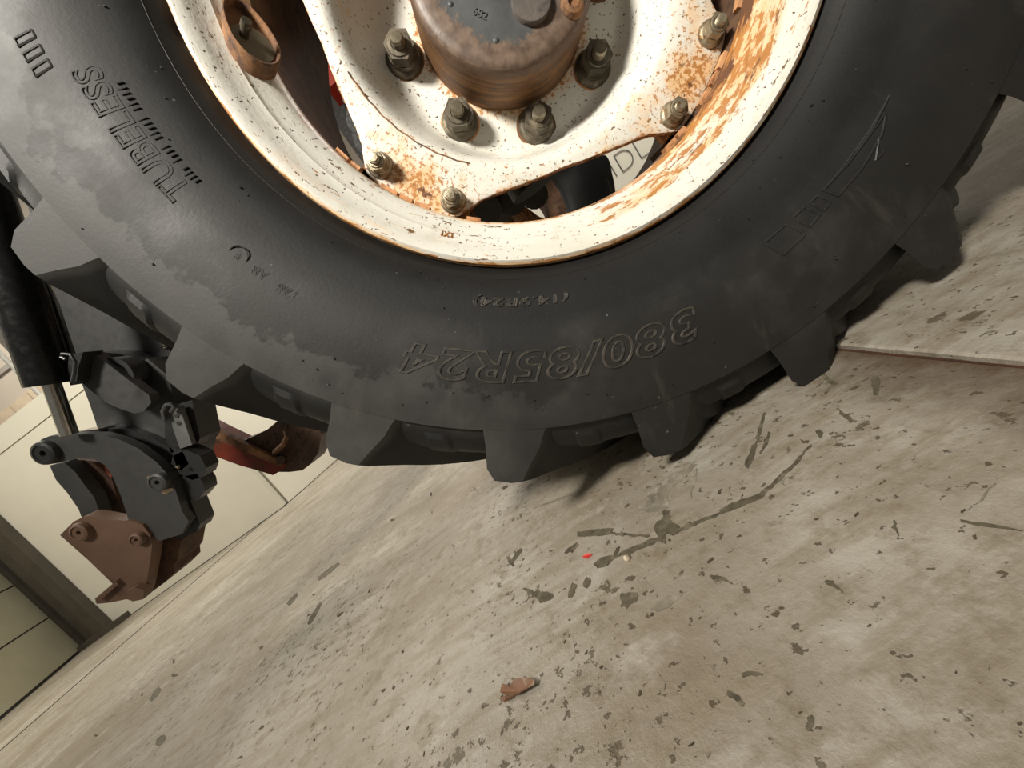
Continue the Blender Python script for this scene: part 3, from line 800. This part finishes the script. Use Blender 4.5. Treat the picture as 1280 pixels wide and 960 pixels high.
# the same meshes turned round, as further parts of the tractor
FLIP = Matrix.Translation((0, 1.42, 0)) @ Matrix.Rotation(pi, 4, 'Z') @ Matrix.Rotation(rad(7), 4, 'Y')
def copy_part(o, label=None):
    c = o.copy(); COL.objects.link(c); c.parent = root
    c.matrix_local = world_of(root).inverted() @ FLIP @ world_of(o)
    if label: c['label'] = label
    return c
t2 = copy_part(tyre, 'dark tyre of the opposite front wheel'); copy_part(rim, 'rim of the opposite front wheel'); copy_part(disc); copy_part(hub)
for ch in list(tyre.children):
    if ch.name.startswith('lug'):
        c = ch.copy(); COL.objects.link(c); c.parent = t2

# ------------------------------------------------------------------ black front linkage (left)
LK = empty('front_linkage', (-.95, .05, FZ), 'black steel front linkage with hydraulic cylinder and brown rusted hitch plate, left of the tyre', 'linkage')
Y0 = .02
# rear arm (dusty box beam going up behind the cylinder)
obj('arm_beam', plate([(34, 255), (60, 345), (98, 452), (120, 470), (205, 470), (212, 440), (176, 398), (120, 320), (75, 240), (60, 200)], Y0+.10, .10, .006), GREYB, LK)
obj('side_strap', plate([(168, 392), (188, 402), (214, 440), (216, 470), (205, 480), (182, 452)], Y0+.085, .05, .003), BLACK, LK)
for (u_, v__) in ((203, 417), (206, 433)):
    bm = bmesh.new(); p = aty(u_, v__, Y0+.085); cyl(bm, p, p-Vector((0, .006, 0)), .005, .003, 8); obj('bright_bolt', bm, CHROME, LK)
# main bracket
obj('bracket_plate', plate([(97, 466), (104, 452), (118, 440), (150, 442), (178, 452), (184, 448), (210, 470), (217, 498), (232, 520), (248, 552), (244, 572), (226, 590), (190, 572), (168, 556), (150, 546), (123, 538), (112, 505)], Y0+.045, .045, .004), GREYB, LK)
obj('shadow_web', plate([(123, 536), (150, 545), (172, 556), (200, 578), (222, 592), (232, 585), (214, 560), (190, 548), (160, 536)], Y0+.03, .02, .002), BLACK, LK)
# pivot tube ring behind front strap
bm = bmesh.new(); pc = aty(158, 468, Y0+.03); tube_c = pc
lathe(bm, [(.030, .0), (.030, -.030), (.0225, -.030), (.0225, .0)], 40, center=(pc.x, pc.y+.01, pc.z), close=True); obj('pivot_ring', bm, BLACK, LK)
bm = bmesh.new(); cyl(bm, pc+Vector((0, -.012, 0)), pc+Vector((0, .0, 0)), .0225, .0225, 30); obj('pivot_bore', bm, CAST, LK)
obj('front_strap', plate([(101, 463), (108, 449), (116, 441), (124, 447), (186, 494), (189, 503), (180, 514), (168, 517), (150, 511), (134, 504), (118, 492), (104, 480)], Y0+.0, .018, .0035), GREYB, LK)
obj('edge_web', plate([(206, 520), (212, 508), (240, 500), (250, 548), (246, 556), (214, 566), (206, 546)], Y0+.03, .05, .003), BLACK, LK)
sp = obj('sensor_plate', plate([(212, 512), (224, 508), (240, 556), (225, 561), (216, 535)], Y0+.015, .01, .0015), mat_plain('grey_sensor_plate', (.11, .11, .105), .45), LK)
for (u_, v__) in ((221, 520), (223.5, 529)):
    bm = bmesh.new(); p = aty(u_, v__, Y0+.0148); cyl(bm, p+Vector((0, .002, 0)), p-Vector((0, .0008, 0)), .0036, .0036, 14); obj('hole', bm, CAST, sp)
bm = bmesh.new(); q = [(206, 524), (204, 514), (208, 506), (214, 505), (218, 509), (214, 515)]
tube(bm, [aty(a, b, Y0+.008) for a, b in q], .0035, 8); obj('hook', bm, GREYB, LK)
# lower jaw
obj('jaw_plate', plate([(47, 556), (52, 549), (62, 545), (88, 543), (124, 543), (148, 549), (172, 560), (196, 578), (214, 598), (219, 612), (228, 640), (236, 652), (226, 668), (200, 676), (184, 668), (168, 656), (160, 648), (152, 622), (141, 596), (132, 582), (118, 574), (98, 573), (76, 578), (60, 581), (50, 574)], Y0-.005, .016, .003), GREYB, LK)
obj('jaw_side', plate([(214, 590), (228, 600), (250, 655), (246, 664), (226, 674), (196, 660), (190, 600)], Y0+.012, .035, .004), BLACK, LK)
for pts in ([(216, 570), (232, 562), (250, 570), (258, 585), (254, 596), (240, 600), (224, 592)], [(226, 596), (246, 592), (254, 604), (256, 614), (246, 626), (232, 624)], [(218, 560), (228, 564), (236, 580), (226, 588), (214, 580)]):
    obj('knob_block', plate(pts, Y0+.010, .030, .006), BLACK, LK)
obj('bright_rim', plate([(95, 540), (124, 536), (125, 539), (124, 543), (95, 545)], Y0+.02, .03, .001), CHROME, LK)
# pins
def pin(u_, v__, y, r, m=GREYB, depth=.02, name='pivot_pin'):
    p = aty(u_, v__, y); bm = bmesh.new()
    lathe(bm, [(r, depth), (r, -.004), (r*.93, -.008), (r*.72, -.0095), (r*.66, -.0075), (r*.25, -.0075), (r*.2, -.002), (0, -.002)], 32, center=(p.x, p.y, p.z)); return obj(name, bm, m, LK, 40)
pin(60, 565, Y0-.006, .0200, BLACK, .03); pin(201, 601, Y0-.006, .0160, GREYB)
for q in ([(186, 594), (190, 600), (187, 603), (183, 597)], [(203, 612), (216, 610), (217, 613), (206, 618), (202, 616)], [(218, 584), (222, 582), (223, 586)]):
    obj('chipped_spot', plate(q, Y0-.0058, .004, .0003), BRASS, LK)
# links
obj('link_bar', plate([(62, 582), (80, 578), (94, 590), (104, 604), (118, 622), (128, 650), (104, 652), (98, 636), (84, 616), (70, 600)], Y0+.022, .02, .003), GREYB, LK)
obj('link_bar', plate([(96, 574), (128, 578), (140, 600), (152, 640), (158, 656), (124, 654), (118, 618), (104, 596)], Y0+.05, .05, .003), RUSTD, LK)
obj('red_chip', plate([(130, 580), (138, 582), (140, 592), (138, 597), (132, 590)], Y0+.046, .003, .0005), mat_plain('pink_red_chip', (.55, .16, .11), .5), LK)
# rusted hitch plate
hp = obj('hitch_plate', plate([(75, 669), (92, 652), (104, 646), (112, 645), (140, 650), (164, 651), (178, 656), (187, 668), (190, 682), (188, 700), (184, 722), (181, 738), (177, 748), (165, 751), (158, 749), (140, 753), (121, 755), (119, 751), (142, 731), (110, 700)], Y0-.01, .022, .003), BROWN, LK)
pin(104, 663, Y0-.011, .0160, BROWN, .01); pin(175, 672, Y0-.011, .0118, BROWN, .01)
obj('hitch_ridge', plate([(118, 749), (144, 727), (148, 730), (124, 752)], Y0-.018, .01, .002), BROWN, LK)
obj('hitch_nub', plate([(158, 738), (168, 734), (180, 738), (179, 749), (166, 752), (158, 748)], Y0-.022, .016, .003), BROWN, LK)
obj('hitch_cheek', plate([(168, 652), (184, 650), (198, 662), (222, 672), (226, 676), (222, 700), (218, 706), (219, 715), (206, 728), (184, 744), (186, 700), (190, 680)], Y0+.022, .06, .004), RUSTD, LK)
obj('cheek_cap', plate([(166, 652), (180, 646), (196, 652), (206, 664), (196, 672), (188, 664)], Y0+.008, .02, .003), BLACK, LK)
# hydraulic cylinder
HC = LK
yc = Y0-.02
pb = aty(64, 480, yc); pt_ = aty(12, 330, yc); dv = (pt_-pb).normalized(); bm = bmesh.new()
cyl(bm, pb, pb+dv*.95, .0285, .0285, 48); bevel(bm, .003, 2, 60); obj('barrel', bm, GLOSS, HC)
bm = bmesh.new(); rp = aty(88, 541, yc); cyl(bm, pb+dv*.02, aty(87, 543, yc), .0108, .0108, 32); obj('piston_rod', bm, CHROME, HC)
bm = bmesh.new(); tube(bm, [aty(a, b, yc-.035) for a, b in ((82, 449), (76, 446), (78, 442), (88, 443), (94, 452), (93, 466), (90, 478))], .0022, 8); obj('hose_clip', bm, BLACK, HC)
obj('port_block', plate([(86, 444), (104, 440), (98, 458), (96, 476), (88, 482), (84, 470)], yc+.0, .03, .004), BLACK, HC)
bm = bmesh.new(); tube(bm, [aty(a, b, yc+.02) for a, b in ((44, 322), (50, 336), (58, 352), (70, 380), (92, 446))], .0035, 8); obj('bright_pipe', bm, CHROME, HC)

# ------------------------------------------------------------------ red arm with hook
RA = empty('lifting_arm', aty(330, 560, .28), 'weathered red lower link arm ending in a dark rusted hook, under the tyre edge', 'arm')
obj('arm_bar', plate([(196, 512), (245, 527), (272, 541), (300, 554), (330, 566), (356, 580), (352, 588), (341, 594), (322, 588), (300, 582), (262, 568), (236, 560), (196, 548)], .26, .05, .005), RED, RA)
obj('arm_edge', plate([(236, 523), (272, 539), (302, 553), (352, 577), (350, 583), (300, 562), (262, 545), (236, 534)], .252, .012, .002), RUST, RA)
hk = obj('hook_body', plate([(300, 552), (318, 545), (334, 537), (346, 527), (352, 522), (378, 526), (396, 530), (403, 540), (402, 552), (398, 568), (394, 576), (386, 582), (378, 588), (362, 590), (346, 590), (330, 584), (318, 570)], .27, .05, .008), HOOKM, RA)
obj('hook_cheek', plate([(352, 522), (382, 527), (397, 532), (402, 544), (398, 566), (388, 580), (376, 586), (372, 560), (358, 545), (350, 532)], .245, .03, .006), HOOKM, RA)
bm = bmesh.new(); tube(bm, [aty(a, b, .25) for a, b in ((356, 532), (359, 545), (354, 556), (343, 566))], .006, 8); obj('latch', bm, RUST, RA)
bm = bmesh.new(); cyl(bm, aty(351, 575, .235), aty(351, 575, .26), .010, .010, 6); bevel(bm, .002, 1); obj('latch_nut', bm, HOOKM, RA)
bm = bmesh.new(); cyl(bm, aty(353, 533, .238), aty(353, 533, .26), .009, .009, 14); bevel(bm, .002, 1); obj('latch_pin', bm, HOOKM, RA)

# ------------------------------------------------------------------ small things on the floor
px = [(628, 868), (634, 862), (642, 862), (648, 856), (658, 853), (666, 854), (674, 857), (673, 862), (664, 868), (650, 874), (640, 876), (634, 882), (631, 880), (636, 873)]
lf = bmesh.new(); tv = []; bv = []
for i, (a, b) in enumerate(px):
    p = atz(a, b, FZ); h = .0035+.004*abs(sin(i*1.7)); tv.append(lf.verts.new((p.x, p.y, FZ+h))); bv.append(lf.verts.new((p.x, p.y, FZ+h-.0008)))
pc = atz(651, 866, FZ); ct = lf.verts.new((pc.x, pc.y, FZ+.0015)); cb = lf.verts.new((pc.x, pc.y, FZ+.0006)); n = len(px)
for i in range(n):
    j = (i+1) % n
    lf.faces.new((tv[i], tv[j], ct)); lf.faces.new((bv[j], bv[i], cb)); lf.faces.new((tv[i], bv[i], bv[j], tv[j]))
o = obj('dry_leaf', lf, LEAFM, None, 60); o['label'] = 'curled dry brown leaf lying on the floor near the bottom of the picture'; o['category'] = 'leaf'
bm = bmesh.new(); P4 = [atz(a, b, FZ) for a, b in ((729, 697), (736, 694), (741, 694), (734, 699))]
t4 = [bm.verts.new((p.x, p.y, FZ+.0018+.001*(i % 2))) for i, p in enumerate(P4)]; b4 = [bm.verts.new((p.x, p.y, FZ+.0004)) for p in P4]
bm.faces.new(t4); bm.faces.new(b4)
for i in range(4): bm.faces.new((t4[i], t4[(i+1) % 4], b4[(i+1) % 4], b4[i]))
o = obj('paper_scrap', bm, SCRAP, None, 0); o['label'] = 'tiny bright red scrap on the floor among the peeled patches'; o['category'] = 'scrap'
bm = bmesh.new(); p = atz(785, 700, FZ); bmesh.ops.create_icosphere(bm, subdivisions=2, radius=.0032, matrix=Matrix.Translation((p.x, p.y, FZ+.0024)))
for v in bm.verts: v.co += Vector((1, .6, .4))*.0014*noise.noise(v.co*400)
o = obj('pebble', bm, mat_plain('pale_stone', (.6, .52, .38), .7), None, 60); o['label'] = 'tiny pale crumb on the floor beside the long dark scratch'; o['category'] = 'crumb'
